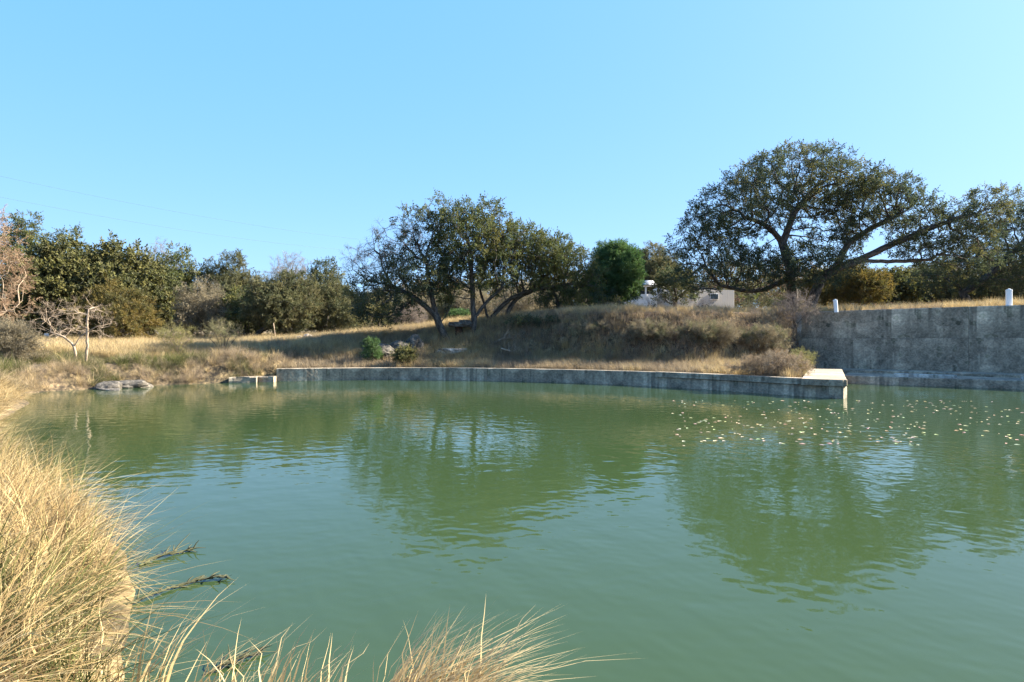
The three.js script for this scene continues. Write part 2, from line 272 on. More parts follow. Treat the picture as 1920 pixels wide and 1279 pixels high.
// ------------------------------------------------------------ foliage pieces that are repeated through crowns
function sprig(seed, o) {                            // a small forked twig with leaves
  const r = rng(seed), g = new GB(), rv = () => V(r() - .5, r() - .5, r() - .5).normalize();
  const twig = (a, dir, l, lv) => {
    const b = a.clone().addScaledVector(dir, l * .5).addScaledVector(rv(), l * .08), e = b.clone().addScaledVector(dir, l * .5).addScaledVector(rv(), l * .1);
    g.tube([a, b, e], [o.tw * (1.2 - lv * .3), o.tw * (1 - lv * .3), o.tw * .4], 3, 0, false);
    const n = lv ? o.leaves : Math.ceil(o.leaves * .6);
    for (let i = 0; i < n; i++) { const t = .25 + .75 * (i + r()) / n, p = t < .5 ? a.clone().lerp(b, t * 2) : b.clone().lerp(e, t * 2 - 1); const ld = dir.clone().multiplyScalar(o.fwd).add(rv()).normalize(), nn = rv().add(V(0, o.up, 0)); nn.addScaledVector(ld, -nn.dot(ld)).normalize(); g.leaf(p, ld, nn, o.l * (.65 + .7 * r()), o.w * (.65 + .7 * r())); }
    if (lv < o.depth) for (let i = 0; i < o.kids; i++) { const t = .25 + .7 * (i + r() * .8) / o.kids, p = t < .5 ? a.clone().lerp(b, t * 2) : b.clone().lerp(e, t * 2 - 1); twig(p, dir.clone().multiplyScalar(.75).addScaledVector(rv(), .9).normalize(), l * (.45 + .3 * r()), lv + 1); }
  };
  twig(V(0, 0, 0), V(0, 1, 0), o.len, 0); return g.geo();
}
const SPR = {
  oak: sprig(1, { len: .62, tw: .007, leaves: 9, depth: 1, kids: 5, l: .115, w: .062, fwd: .5, up: .7 }),
  elm: sprig(2, { len: .75, tw: .006, leaves: 8, depth: 1, kids: 5, l: .17, w: .11, fwd: .4, up: .9 }),
  juniper: sprig(3, { len: .62, tw: .006, leaves: 15, depth: 1, kids: 6, l: .14, w: .03, fwd: 1.1, up: .4 }),
  feather: sprig(4, { len: .8, tw: .006, leaves: 22, depth: 1, kids: 5, l: .13, w: .022, fwd: .6, up: .2 }),
  bare: sprig(5, { len: .8, tw: .0075, leaves: 0, depth: 2, kids: 4, l: .1, w: .05, fwd: 1, up: 0 }),
  scrub: sprig(6, { len: .6, tw: .006, leaves: 4, depth: 2, kids: 4, l: .07, w: .035, fwd: .6, up: .5 }),
};

// ------------------------------------------------------------ trees, grown towards points spread through the crown
function grow(o) {
  const r = rng(o.seed), X = [], Y = [], Z = [], par = [], kids = [], fl = [], step = o.step || .45;
  const add = (x, y, z, p, f = 0) => { X.push(x); Y.push(y); Z.push(z); par.push(p); kids.push(0); fl.push(f); if (p >= 0) kids[p]++; return X.length - 1; };
  for (const t of o.trunks) {
    let cur; const s = t.from ? (() => { let b = 0, bd = 1e9; for (let i = 0; i < X.length; i++) { const D = (X[i] - t.pts[0][0]) ** 2 + (Y[i] - t.pts[0][1]) ** 2 + (Z[i] - t.pts[0][2]) ** 2; if (D < bd) { bd = D; b = i; } } return b; })() : add(...t.pts[0], -1);
    cur = s; const cv = new THREE.CatmullRomCurve3(t.pts.map(p => V(...p))), n = Math.max(2, Math.round(cv.getLength() / step));
    for (let i = 1; i <= n; i++) { const p = cv.getPoint(i / n), w = i < 3 ? .0 : .16 * step; cur = add(p.x + (r() - .5) * w, p.y + (r() - .5) * w, p.z + (r() - .5) * w, cur); }
  }
  const A = []; const tot = o.blobs.reduce((s, b) => s + b[3] * b[4] * b[5] * (b[6] || 1), 0);
  for (const b of o.blobs) { const n = Math.max(6, Math.round(o.n * b[3] * b[4] * b[5] * (b[6] || 1) / tot)); for (let i = 0; i < n; i++) { let x, y, z, l; do { x = r() * 2 - 1; y = r() * 2 - 1; z = r() * 2 - 1; l = x * x + y * y + z * z; } while (l > 1 || l < .01); const k = Math.pow(l, .5) , q = Math.pow(k, .55) / k; A.push([b[0] + x * q * b[3], Math.max(.4, b[1] + y * q * b[4]), b[2] + z * q * b[5], -1, 1e9, b[7] || 0]); } }
  const near = (a, from) => { for (let i = from; i < X.length; i++) { const D = (X[i] - a[0]) ** 2 + (Y[i] - a[1]) ** 2 + (Z[i] - a[2]) ** 2; if (D < a[4]) { a[4] = D; a[3] = i; } } };
  let live = A.slice(), from = 0; const kill = (o.kill || .8) * step * (o.kill ? 1 / step : 1.1);
  for (let it = 0; it < 140 && live.length; it++) {
    for (const a of live) near(a, from); from = X.length;
    live = live.filter(a => a[4] > kill * kill);
    const pull = new Map(); for (const a of live) { const m = Math.sqrt(a[4]), q = pull.get(a[3]) || [0, 0, 0, 0, 0]; q[0] += (a[0] - X[a[3]]) / m; q[1] += (a[1] - Y[a[3]]) / m; q[2] += (a[2] - Z[a[3]]) / m; q[3]++; q[4] = Math.max(q[4], a[5]); pull.set(a[3], q); }
    for (const [i, q] of pull) {
      if (kids[i] > 3) continue; let x = q[0] / q[3] + (r() - .5) * .55, y = q[1] / q[3] + (r() - .5) * .55 + (o.lift || 0), z = q[2] / q[3] + (r() - .5) * .55; const m = Math.hypot(x, y, z) || 1; const st = step * (.8 + .4 * r());
      add(X[i] + x / m * st, Y[i] + y / m * st, Z[i] + z / m * st, i, q[4]);
    }
    if (X.length > (o.maxNodes || 9000)) break;
  }
  const N = X.length, raw = new Float64Array(N), e = o.exp || 2.2, rt = o.tip || .011; for (let i = N - 1; i >= 0; i--) { raw[i] += kids[i] ? 0 : Math.pow(rt, e); if (par[i] >= 0) raw[par[i]] += raw[i]; }
  const R = Array.from(raw, v => Math.pow(v, 1 / e)); const root = new Int32Array(N); for (let i = 0; i < N; i++) root[i] = par[i] < 0 ? i : root[par[i]];
  const rad = R.map((v, i) => { const R0 = R[root[i]], want = o.r; const t = Math.max(0, (v - rt) / Math.max(1e-6, R0 - rt)); return rt + (want - rt) * Math.pow(t, o.taper || 1.05); });
  return { X, Y, Z, par, kids, rad, fl, N, r };
}
function branchMesh(t, flare) {
  const ch = Array.from({ length: t.N }, () => []); for (let i = 0; i < t.N; i++) if (t.par[i] >= 0) ch[t.par[i]].push(i);
  const g = new GB(), starts = []; for (let i = 0; i < t.N; i++) if (t.par[i] < 0) starts.push([i, -1]);
  const P = i => V(t.X[i], t.Y[i], t.Z[i]);
  while (starts.length) {
    let [i, p] = starts.pop(); const pts = [], rad = []; if (p >= 0) { pts.push(P(p)); rad.push(Math.min(t.rad[p] * .8, t.rad[i] * 1.25)); } else { const q = P(i); q.y -= .35; pts.push(q); rad.push(t.rad[i] * (1 + flare * .9)); }
    let first = p < 0;
    while (true) { pts.push(P(i)); rad.push(t.rad[i] * (first ? 1 + flare * .45 : 1)); first = false; const k = ch[i]; if (!k.length) break; let b = k[0]; for (const c of k) if (t.rad[c] > t.rad[b]) b = c; for (const c of k) if (c !== b) starts.push([c, i]); i = b; }
    const m = Math.max(...rad); g.tube(pts, rad, m > .12 ? 9 : m > .035 ? 5 : 3, 0, false);
  }
  return g.geo();
}
const _m = new THREE.Matrix4(), _q = new THREE.Quaternion(), _c = new THREE.Color(), UPV = V(0, 1, 0);
function foliage(name, parent, geo, mat, list) {      // list of [pos, dir, roll, scale, colour]
  const im = new THREE.InstancedMesh(geo, mat, list.length); im.name = name; shadow(im); im.userData.kind = 'stuff';
  const q2 = new THREE.Quaternion();
  list.forEach(([p, dir, roll, s, c], i) => { _q.setFromUnitVectors(UPV, dir); q2.setFromAxisAngle(UPV, roll); _q.multiply(q2); _m.compose(p, _q, V(s, s, s)); im.setMatrixAt(i, _m); im.setColorAt(i, _c.setRGB(c[0], c[1], c[2])); });
  parent.add(im); return im;
}
const KIND = { // leaf colours (linear), sprig, sprig scale, sprigs per tip
  oak: { spr: 'oak', cols: [[.059, .077, .037], [.08, .096, .04], [.048, .064, .033], [.129, .125, .042]], s: .92, k: 1.75, bark: 'bark' },
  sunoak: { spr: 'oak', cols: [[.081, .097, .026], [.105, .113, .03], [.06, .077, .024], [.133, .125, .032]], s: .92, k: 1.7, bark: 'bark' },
  elm: { spr: 'elm', cols: [[.115, .112, .03], [.096, .096, .029], [.134, .124, .035], [.07, .077, .024]], s: 1.15, k: 2.2, bark: 'bark' },
  juniper: { spr: 'juniper', cols: [[.095, .097, .039], [.116, .11, .043], [.075, .083, .033], [.137, .122, .05]], s: 1.2, k: 2.4, bark: 'bark' },
  darkjuniper: { spr: 'juniper', cols: [[.061, .122, .033], [.08, .14, .037], [.047, .094, .028]], s: 1.0, k: 3.2, bark: 'bark' },
  goldjuniper: { spr: 'juniper', cols: [[.139, .106, .022], [.117, .097, .022], [.161, .117, .026], [.092, .084, .022]], s: 1.1, k: 2.6, bark: 'bark' },
  pinkscrub: { spr: 'scrub', cols: [[.243, .18, .112], [.279, .216, .139], [.207, .148, .09], [.288, .234, .162]], s: 1, k: 2.4, bark: 'paleBark' },
  broom: { spr: 'bare', cols: [[.242, .218, .079], [.206, .194, .073], [.279, .242, .103]], s: .5, k: 2.2, bark: 'paleBark' },
  greenbroom: { spr: 'bare', cols: [[.184, .193, .083], [.23, .212, .101], [.276, .239, .138]], s: .5, k: 2.0, bark: 'bark' },
  cypress: { spr: 'feather', cols: [[.288, .188, .113], [.25, .156, .088], [.325, .225, .138]], s: 1.1, k: .9, bark: 'paleBark' },
  scrub: { spr: 'scrub', cols: [[.24, .2, .12], [.2, .17, .11], [.27, .22, .13], [.17, .17, .08]], s: 1.2, k: 2.4, bark: 'bark' },
  yellowscrub: { spr: 'scrub', cols: [[.256, .226, .083], [.226, .218, .075], [.286, .241, .098]], s: 1.3, k: 2.6, bark: 'paleBark' },
  bare: { spr: 'bare', cols: [[.22, .18, .15], [.27, .22, .18]], s: 1, k: 1.6, bark: 'bark' },
  palebare: { spr: 'bare', cols: [[.42, .33, .24], [.36, .28, .2]], s: .8, k: 1.6, bark: 'paleBark' },
};
function tree(o) { // px/py measures at depth d are turned into metres here; blobs: [px, py, rx px, ry px, depth offset m, depth radius factor, weight, bare]
  const k = KIND[o.kind], d = o.d, x = X_(o.px, d), y = height(x, d), m = d / F;
  const t = base(o.name, x, y - .03, -d); tag(t, o.label, o.cat || 'tree', o.group);
  const L = (px, py, dz = 0) => [X_(px, d) - x, Y_(py, d) - y, -dz];
  const drop = d < 45 && o.n > 1000 ? 9 : 0, blobs = o.blobs.map(b => [...L(b[0], b[1] + drop, b[4] || 0), b[2] * m, b[3] * m, Math.min(b[2], b[3] * 1.6) * m * (b[5] || 1), b[6] || 1, b[7] || 0]);
  const trunks = (o.trunks || [[[o.px, 0], [o.px + 2, .45]]]).map((tr, n) => {
    const from = tr[0] === 'from', pts = (from ? tr.slice(1) : tr).map(([px, py, dz]) => py < 3 ? [X_(px, d) - x, (blobs[0][1] - blobs[0][4] * .6) * py * 1.2, -(dz || 0)] : L(px, py, dz || 0));
    if (!from) pts[0][1] = n ? Math.min(pts[0][1], height(x + pts[0][0], d - pts[0][2]) - y) : 0; return { from, pts };
  });
  const s = grow({ seed: o.seed, trunks, blobs, n: o.n, step: o.step || .45, kill: o.kill, r: o.r || .2, lift: o.lift ?? .08, exp: o.exp, tip: o.tip || (o.d < 44 && o.n > 1000 ? .016 : undefined), taper: o.taper, maxNodes: o.maxNodes });
  mesh('trunk', branchMesh(s, o.flare ?? .5), M[o.bark || k.bark], t);
  const lists = { leaf: [], bare: [] }, r = s.r;
  for (let i = 0; i < s.N; i++) {
    if (s.par[i] < 0 || s.rad[i] > (o.thin || .034)) continue;
    const p = V(s.X[i], s.Y[i], s.Z[i]), dir0 = p.clone().sub(V(s.X[s.par[i]], s.Y[s.par[i]], s.Z[s.par[i]])).normalize(), tip = !s.kids[i];
    const cnt = (o.k || k.k) * (tip ? 1.3 : .55); let n = Math.floor(cnt) + (r() < cnt % 1 ? 1 : 0);
    const bare = s.fl[i] > r(); if (bare) n = Math.min(n, 1 + (r() < .5));
    const tone = fbm(p.x * .8 + o.seed, p.y * .8 + p.z * .8, 5, 2);
    while (n--) {
      const dir = dir0.clone().multiplyScalar(.7).add(V((r() - .5) * 1.7, (r() - .35) * 1.4, (r() - .5) * 1.7)).normalize(), sc = (o.s || k.s) * (.7 + .6 * r());
      const cc = bare ? KIND.bare.cols[0] : k.cols[Math.min(k.cols.length - 1, Math.floor(Math.abs(tone * 1.6 - .3 + (r() - .5) * .6) * k.cols.length))], j = .82 + .36 * r();
      (bare ? lists.bare : lists.leaf).push([p, dir, r() * 6.28, sc, cc.map(v => v * j * (o.dim || 1))]);
    }
  }
  if (lists.leaf.length) foliage('crown', t, SPR[k.spr], k.spr === 'bare' ? M.grass : M.leaf, lists.leaf);
  if (lists.bare.length) foliage('bare_twigs', t, SPR.bare, M.grass, lists.bare);
  return t;
}
// the oaks at the pond
tree({ name: 'oak_tree', label: 'dark live oak with bare left twigs, leftmost of the oaks behind the low wall', kind: 'oak', seed: 11, px: 838, d: 38, r: .24, n: 1500, trunks: [[[838, 655], [830, 622], [818, 592]], ['from', [818, 592], [780, 560], [745, 540]], ['from', [818, 592], [806, 540], [800, 490]], ['from', [826, 608], [842, 580], [850, 560]]],
  blobs: [[712, 550, 62, 48, 0, 1.2], [700, 490, 52, 38, 0, 1, 1.1, 1], [750, 455, 62, 42, 0, 1, 1.1, .85], [790, 420, 42, 36, 0, 1.2], [775, 505, 70, 50, 0, 1.2], [830, 500, 40, 55, 1, 1]] });
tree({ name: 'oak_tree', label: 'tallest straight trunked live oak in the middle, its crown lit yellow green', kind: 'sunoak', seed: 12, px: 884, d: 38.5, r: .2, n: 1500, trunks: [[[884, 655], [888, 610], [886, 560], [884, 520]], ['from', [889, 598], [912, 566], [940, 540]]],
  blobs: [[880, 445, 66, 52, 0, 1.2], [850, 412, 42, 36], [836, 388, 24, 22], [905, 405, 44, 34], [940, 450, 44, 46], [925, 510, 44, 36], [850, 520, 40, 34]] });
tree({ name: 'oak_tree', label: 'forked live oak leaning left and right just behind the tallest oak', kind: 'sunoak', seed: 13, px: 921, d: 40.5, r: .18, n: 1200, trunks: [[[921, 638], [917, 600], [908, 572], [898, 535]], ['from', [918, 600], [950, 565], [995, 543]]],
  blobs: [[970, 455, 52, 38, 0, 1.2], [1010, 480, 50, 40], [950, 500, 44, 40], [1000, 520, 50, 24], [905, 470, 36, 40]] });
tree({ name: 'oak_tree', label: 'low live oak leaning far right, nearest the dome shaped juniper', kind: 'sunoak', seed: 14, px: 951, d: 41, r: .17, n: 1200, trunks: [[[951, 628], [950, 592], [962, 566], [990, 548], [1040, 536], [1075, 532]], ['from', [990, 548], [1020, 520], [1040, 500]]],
  blobs: [[1040, 488, 52, 38, 0, 1.2], [1082, 500, 40, 36], [1108, 520, 24, 26], [1030, 455, 44, 20], [1060, 540, 50, 14]] });
// the great oak on the bank and its neighbours
tree({ name: 'oak_tree', label: 'great spreading live oak on the bank with rounded crown and hidden upright trunk', kind: 'oak', seed: 15, px: 1487, d: 42, r: .38, n: 4000, maxNodes: 15000, step: .5, trunks: [[[1487, 562], [1484, 520], [1468, 455]], ['from', [1468, 455], [1440, 425], [1410, 410]], ['from', [1468, 455], [1490, 400], [1510, 370]], ['from', [1484, 520], [1420, 545], [1350, 535]]],
  blobs: [[1480, 335, 105, 58, 0, 1.3], [1395, 385, 84, 56, 0, 1.3], [1330, 415, 56, 46], [1288, 460, 36, 44], [1310, 512, 54, 30, 0, 1, 3], [1400, 500, 84, 36, -1, 1, 4], [1468, 500, 56, 36, -2, 1, 5], [1350, 465, 66, 34, 1, 1, 2], [1525, 498, 40, 30, -2.5, 1, 4], [1560, 350, 80, 48, 0, 1.2], [1545, 425, 60, 44]] });
tree({ name: 'oak_tree', label: 'leaning live oak reaching right with long low limbs above the high wall', kind: 'oak', seed: 16, px: 1516, d: 41, r: .34, n: 2200, maxNodes: 11000, step: .5, trunks: [[[1516, 562], [1540, 525], [1566, 503]], ['from', [1566, 503], [1610, 491], [1670, 490], [1745, 486]], ['from', [1566, 503], [1590, 458], [1640, 425], [1690, 400]], ['from', [1600, 492], [1690, 450], [1790, 410]]],
  blobs: [[1635, 372, 72, 46, 0, 1.2], [1700, 395, 54, 42], [1762, 425, 66, 36, 0, 1.2], [1825, 405, 56, 40], [1858, 372, 40, 26], [1725, 462, 66, 24], [1800, 472, 70, 28], [1595, 435, 40, 30, 0, 1, .6]] });
tree({ name: 'oak_tree', label: 'shadowy live oak at the right edge behind the high wall', kind: 'oak', seed: 17, px: 1818, d: 47, r: .3, n: 1500, trunks: [[[1818, 572], [1800, 540], [1770, 520]], ['from', [1806, 550], [1860, 510], [1900, 470]]],
  blobs: [[1770, 520, 60, 32], [1850, 505, 70, 46, 0, 1.2], [1925, 460, 70, 64, 0, 1.2], [1900, 400, 40, 36], [1990, 430, 60, 80]] });
// left to right along the left side of the field
const LT = 'trees along the left side of the field';
const simple = (name, label, kind, px, d, top, hw, bot, seed, extra = {}) => { const h = (bot - top) / 2, cy = (bot + top) / 2; return tree({ name, label, kind, px, d, seed, r: .17, n: 520, step: .5, thin: .04, blobs: [[px, cy + h * .25, hw, h * .72, 0, 1.2], [px - hw * .35, cy - h * .3, hw * .6, h * .5], [px + hw * .4, cy - h * .15, hw * .55, h * .55], [px + hw * .05, cy - h * .62, hw * .42, h * .38]], group: LT, s: 1.35, ...extra }); };
simple('cypress_tree', 'rust orange bald cypress cut off by the left edge', 'cypress', -16, 40, 385, 50, 620, 31, { n: 420, s: 1.0, lift: -.05, thin: .03 });
simple('oak_tree', 'tall dark oak rising behind the orange cypress', 'sunoak', 45, 60, 405, 46, 560, 32, {});
simple('oak_tree', 'dark oak whose small crown tops the bright elm at far left', 'sunoak', 130, 62, 432, 36, 560, 33, {});
simple('elm_tree', 'bright yellow green elm beside the orange cypress', 'elm', 120, 48, 462, 78, 625, 34, { n: 800 });
simple('elm_tree', 'second bright yellow green elm, right of the first and behind the golden juniper', 'elm', 235, 50, 462, 72, 620, 35, { n: 800 });
simple('juniper_bush', 'golden olive juniper bush at the foot of the elms', 'goldjuniper', 215, 45, 545, 62, 640, 36, { n: 500 });
simple('bare_tree', 'grey leafless tree showing above the tree line at left', 'bare', 290, 66, 452, 42, 570, 37, { s: 1.1 });
simple('oak_tree', 'dark green oak between the elms and the grey scrub', 'sunoak', 335, 56, 468, 52, 630, 38, { n: 700 });
simple('scrub_tree', 'grey brown twiggy tree in front of the dark green oak', 'scrub', 385, 50, 535, 40, 630, 39, {});
simple('juniper_tree', 'olive juniper with dead spiky top left of the mottled oak', 'juniper', 432, 57, 478, 50, 628, 40, { n: 700 });
simple('oak_tree', 'small dark oak low beside the olive juniper', 'sunoak', 455, 51, 545, 36, 640, 41, {});
simple('oak_tree', 'mottled olive oak over a dark low limb at the middle of the field edge', 'juniper', 535, 50, 518, 62, 622, 42, { n: 900, trunks: [[[470, 638], [500, 614], [545, 604], [585, 600]]], r: .22 });
simple('bare_tree', 'fine leafless tree against the sky above the mottled oak', 'bare', 545, 76, 474, 40, 560, 43, { s: 1.1 });
simple('oak_tree', 'dark oak crown standing up behind the mottled oak', 'oak', 610, 68, 487, 34, 590, 44, {});
simple('juniper_tree', 'olive juniper at the right end of the field edge', 'juniper', 622, 53, 530, 46, 628, 45, { n: 650 });
simple('shrub', 'yellow green shrub under the bare twigs of the dark oak', 'yellowscrub', 700, 51, 575, 44, 640, 46, { s: 1 });
simple('shrub', 'small yellow green shrub left of the dark oak trunk', 'yellowscrub', 740, 55, 590, 26, 632, 47, { s: 1 });
// behind the oaks and on the bank
const BT = 'trees behind the oaks';
simple('scrub_tree', 'tan brush seen under the left oak branches', 'scrub', 772, 62, 555, 34, 612, 50, { group: BT, s: 1.3 });
simple('scrub_tree', 'brown brush between the middle oak trunks', 'scrub', 868, 64, 545, 50, 612, 51, { group: BT, n: 700 });
simple('scrub_tree', 'tan brush right of the leaning oak trunks', 'scrub', 985, 62, 545, 46, 602, 52, { group: BT, n: 700 });
simple('small_oak', 'small grey green oak with upright trunk left of the dome shaped juniper', 'oak', 1045, 46, 515, 36, 585, 53, { group: BT, s: 1 });
simple('small_oak', 'slender grey green oak close to the dome shaped juniper', 'oak', 1118, 48, 510, 32, 580, 54, { group: BT, s: 1 });
tree({ name: 'juniper_tree', label: 'dense dark green dome shaped juniper on the bank', kind: 'darkjuniper', seed: 55, px: 1158, d: 46, r: .18, n: 2200, step: .35, thin: .05, k: 3.6, blobs: [[1155, 512, 44, 48, 0, 1], [1148, 545, 38, 26]] });
simple('small_oak', 'low grey leaved oak in front of the dome shaped juniper', 'oak', 1132, 43.5, 548, 26, 596, 56, { group: BT, s: .9, n: 300 });
simple('oak_tree', 'hazy tan oak behind the white shed', 'juniper', 1222, 70, 462, 44, 560, 57, { group: BT, n: 600 });
simple('oak_tree', 'dark small oak in front of the trailer at its left', 'oak', 1264, 47, 505, 36, 568, 58, { group: BT, n: 600, s: 1.1 });
simple('scrub_tree', 'golden brown tree under the leaning oak', 'goldjuniper', 1610, 58, 505, 46, 572, 59, { group: BT, n: 500 });
simple('elm_tree', 'yellow green tree low behind the leaning oak', 'elm', 1680, 62, 515, 40, 572, 60, { group: BT, n: 500, dim: .8 });
simple('oak_tree', 'olive tree behind the shadowy right oak', 'juniper', 1760, 64, 500, 56, 575, 61, { group: BT, n: 600 });
simple('oak_tree', 'olive tree at the far right edge beyond the wall', 'juniper', 1900, 62, 480, 66, 580, 62, { group: BT, n: 600 });
simple('scrub_tree', 'golden brown tree between the two great oak trunks', 'goldjuniper', 1545, 62, 515, 40, 572, 63, { group: BT, n: 500 });
{ // a far wood closes the view behind everything
  const r = rng(99), list = [];
  for (let i = 0; i < 5200; i++) { const a = -1.0 + 2.0 * r(), R = 82 + 60 * r(), x = Math.tan(a * .85) * R, y0 = height(x, R), hgt = (3.2 + 4.5 * fbm(x * .08, R * .08, 71, 3)) * Math.pow(r(), .6); list.push([V(x, y0 + hgt, -R), V((r() - .5), .6 + r(), (r() - .5)).normalize(), r() * 6.28, 2.6 + 2 * r(), [[.16, .135, .07], [.11, .11, .045], [.2, .165, .1], [.13, .12, .06]][Math.floor(r() * 4)].map(v => v * (.8 + .4 * r()))]); }
  const g = base('distant_wood', 0, 0, 0); tag(g, 'far off winter woodland closing the view behind the trees', 'woodland', null, 'stuff'); foliage('foliage', g, SPR.juniper, M.leaf, list);
}

// ------------------------------------------------------------ small shrubs and saplings
const shrub = (name, label, cat, kind, px, d, top, hw, seed, extra = {}) => { const x = X_(px, d), by = 640 - (height(x, d) - EYE) * F / d, h = (by - top); return tree({ name, label, cat, kind, px, d, seed, r: .03, n: 160, step: .16, thin: .03, s: .5, flare: .1, tip: .005, blobs: [[px, top + h * .45, hw, h * .45, 0, 1]], ...extra }); };
const stems = (px, by, list) => list.map(([dx, up]) => [[px + dx * .12, by], [px + dx * .45, by - up * .5], [px + dx, by - up]]);
tree({ name: 'bare_sapling', label: 'pale leafless spreading sapling on the left far shore', cat: 'sapling', kind: 'palebare', seed: 71, px: 142, d: 27.5, r: .06, n: 120, step: .25, tip: .01, flare: .1, s: .5, k: 1.1, trunks: [[[142, 672], [139, 650], [120, 632], [95, 622]], ['from', [139, 650], [152, 630], [180, 612]], [[160, 672], [164, 650], [163, 620], [166, 580]]], blobs: [[110, 605, 42, 34], [175, 600, 34, 28], [165, 580, 24, 24], [90, 620, 20, 12]] });
shrub('bare_sapling', 'grey leafless sapling at the left edge of the far shore', 'sapling', 'scrub', 28, 27, 610, 26, 72, { s: .7 });
for (const [px, d, top, hw, seed, label, cols] of [[330, 32, 620, 30, 73, 'yellow broom bush fanning out beside the left shore', 'broom'], [418, 33, 612, 26, 74, 'greenish broom bush with bare fanned stems near the stone blocks', 'greenbroom']]) {
  const x = X_(px, d), by = 640 - (height(x, d) - EYE) * F / d;
  tree({ name: 'broom_bush', label, cat: 'bush', kind: cols, seed, px, d, r: .022, n: 200, step: .2, tip: .007, flare: 0, s: .5, k: 1.8, lift: .5, trunks: stems(px, by, [[-24, 34], [-14, 42], [-5, 46], [5, 46], [14, 42], [24, 34]]), blobs: [[px, top + 14, hw, 15, 0, 1], [px - 8, top + 6, hw * .6, 9, 0, 1]] });
}
shrub('juniper_sapling', 'small dark juniper sapling beside the boulders', 'sapling', 'darkjuniper', 697, 34.2, 636, 13, 75, { s: .42, k: 3 });
shrub('bush', 'small bright green bush above the low wall', 'bush', 'elm', 757, 33.4, 655, 17, 76, { s: .38, k: 3 });
shrub('bare_sapling', 'pinkish bare sapling thicket in the field left of the dark oak', 'sapling', 'bare', 766, 50, 578, 26, 77, { n: 200, s: .9, trunks: stems(766, 612, [[-14, 26], [-3, 30], [8, 28]]) });
shrub('bush', 'round dark green bush in the field between the oak trunks', 'bush', 'darkjuniper', 862, 56, 588, 18, 78, { s: .9 });
for (const [px, d, top, hw, s, label] of [[1152, 36, 585, 10, 81, 'thin bare sapling on the bank below the white shed'], [1222, 35.5, 575, 12, 82, 'forked bare sapling on the bank left of the trailer'], [1318, 35, 575, 14, 83, 'bare sapling on the bank in front of the trailer'], [1262, 35, 580, 10, 84, 'slim bare sapling on the bank under the great oak branches']]) shrub('bare_sapling', label, 'sapling', 'bare', px, d, top, hw, s, { n: 40, s: .55, r: .05, tip: .012, k: 1.2, group: 'bare saplings on the bank' });
shrub('bare_shrub', 'dark leafless shrub clinging to the left end of the high wall', 'shrub', 'bare', 1490, 35.2, 556, 30, 85, { n: 120, s: .7, r: .05 });
shrub('dry_shrub', 'pinkish dry shrub covering the terrace at the walkway corner', 'shrub', 'pinkscrub', 1450, 24.6, 664, 48, 86, { n: 480, s: .4, k: 2.4, blobs: [[1395, 692, 34, 10, .3, 1.2], [1430, 686, 34, 15, 0, 1.2], [1472, 682, 34, 18, .2, 1.2], [1500, 688, 16, 12]] });
shrub('dry_shrub', 'pale leafy shrub next to the walkway slab', 'shrub', 'yellowscrub', 1502, 25.6, 662, 20, 87, { n: 220, s: .4, k: 2 });
shrub('bramble', 'dark green bramble thicket on the slope right of the leaning oaks', 'bramble', 'oak', 1020, 36.6, 612, 44, 88, { n: 420, s: .7, k: 2.4 });
shrub('bramble', 'dark leafy bramble at the foot of the leaning oaks', 'bramble', 'oak', 985, 37.5, 622, 30, 89, { n: 260, s: .6 });
for (const [px, d, top, hw, s, label] of [[1120, 33.5, 622, 44, 91, 'brown dead brush on the slope below the dome shaped juniper'], [1220, 32.6, 612, 46, 92, 'brown dead brush on the slope below the white shed'], [1330, 32.4, 612, 50, 93, 'brown dead brush on the slope below the trailer'], [1430, 33, 618, 44, 94, 'grey dead brush on the slope left of the high wall']]) shrub('dead_brush', label, 'brush', 'scrub', px, d, top, hw, s, { s: .6, dim: .95, n: 200, group: 'dead brush on the slope' });

// ------------------------------------------------------------ grass: too many blades to count
function tuft(seed, n, h, spread, droop, w, segs) { const r = rng(seed), g = new GB(); for (let i = 0; i < n; i++) { const a = r() * 6.283, q = Math.sqrt(r()) * spread, lean = .15 + droop * r(), hh = h * (.45 + .65 * r()), a2 = a + (r() - .5) * 2, dx = Math.cos(a2), dz = Math.sin(a2), pts = []; for (let k = 0; k <= segs; k++) { const t = k / segs, out = lean * hh * t * t * (1.1 - .25 * t), y = hh * (t - .38 * Math.min(1.3, lean) * t * t * t); pts.push(V(Math.cos(a) * q + dx * out, y, Math.sin(a) * q + dz * out)); } g.blade(pts, w * (.7 + .6 * r()), V(-dz, 0, dx)); } return g.geo(); }
const TUFT = { field: tuft(1, 34, .58, .14, .7, .012, 2), shore: tuft(2, 46, .95, .2, 1.0, .011, 4), near: tuft(3, 40, .56, .22, 2.2, .009, 6), rush: tuft(4, 26, .75, .08, .35, .005, 4), dead: tuft(5, 26, .5, .2, 1.5, .012, 3) };
const C = { gold: [[.444, .336, .168], [.468, .372, .204], [.396, .294, .138], [.36, .276, .15]], tan: [[.301, .235, .144], [.265, .211, .138], [.349, .271, .168], [.217, .174, .12]], green: [[.083, .096, .025], [.108, .108, .033], [.142, .121, .046], [.063, .075, .021]], straw: [[.416, .315, .151], [.466, .372, .208], [.353, .252, .113], [.252, .176, .076], [.189, .126, .057]], rush: [[.096, .1, .029], [.134, .124, .038]], dead: [[.27, .21, .15], [.34, .26, .18], [.21, .165, .12]] };
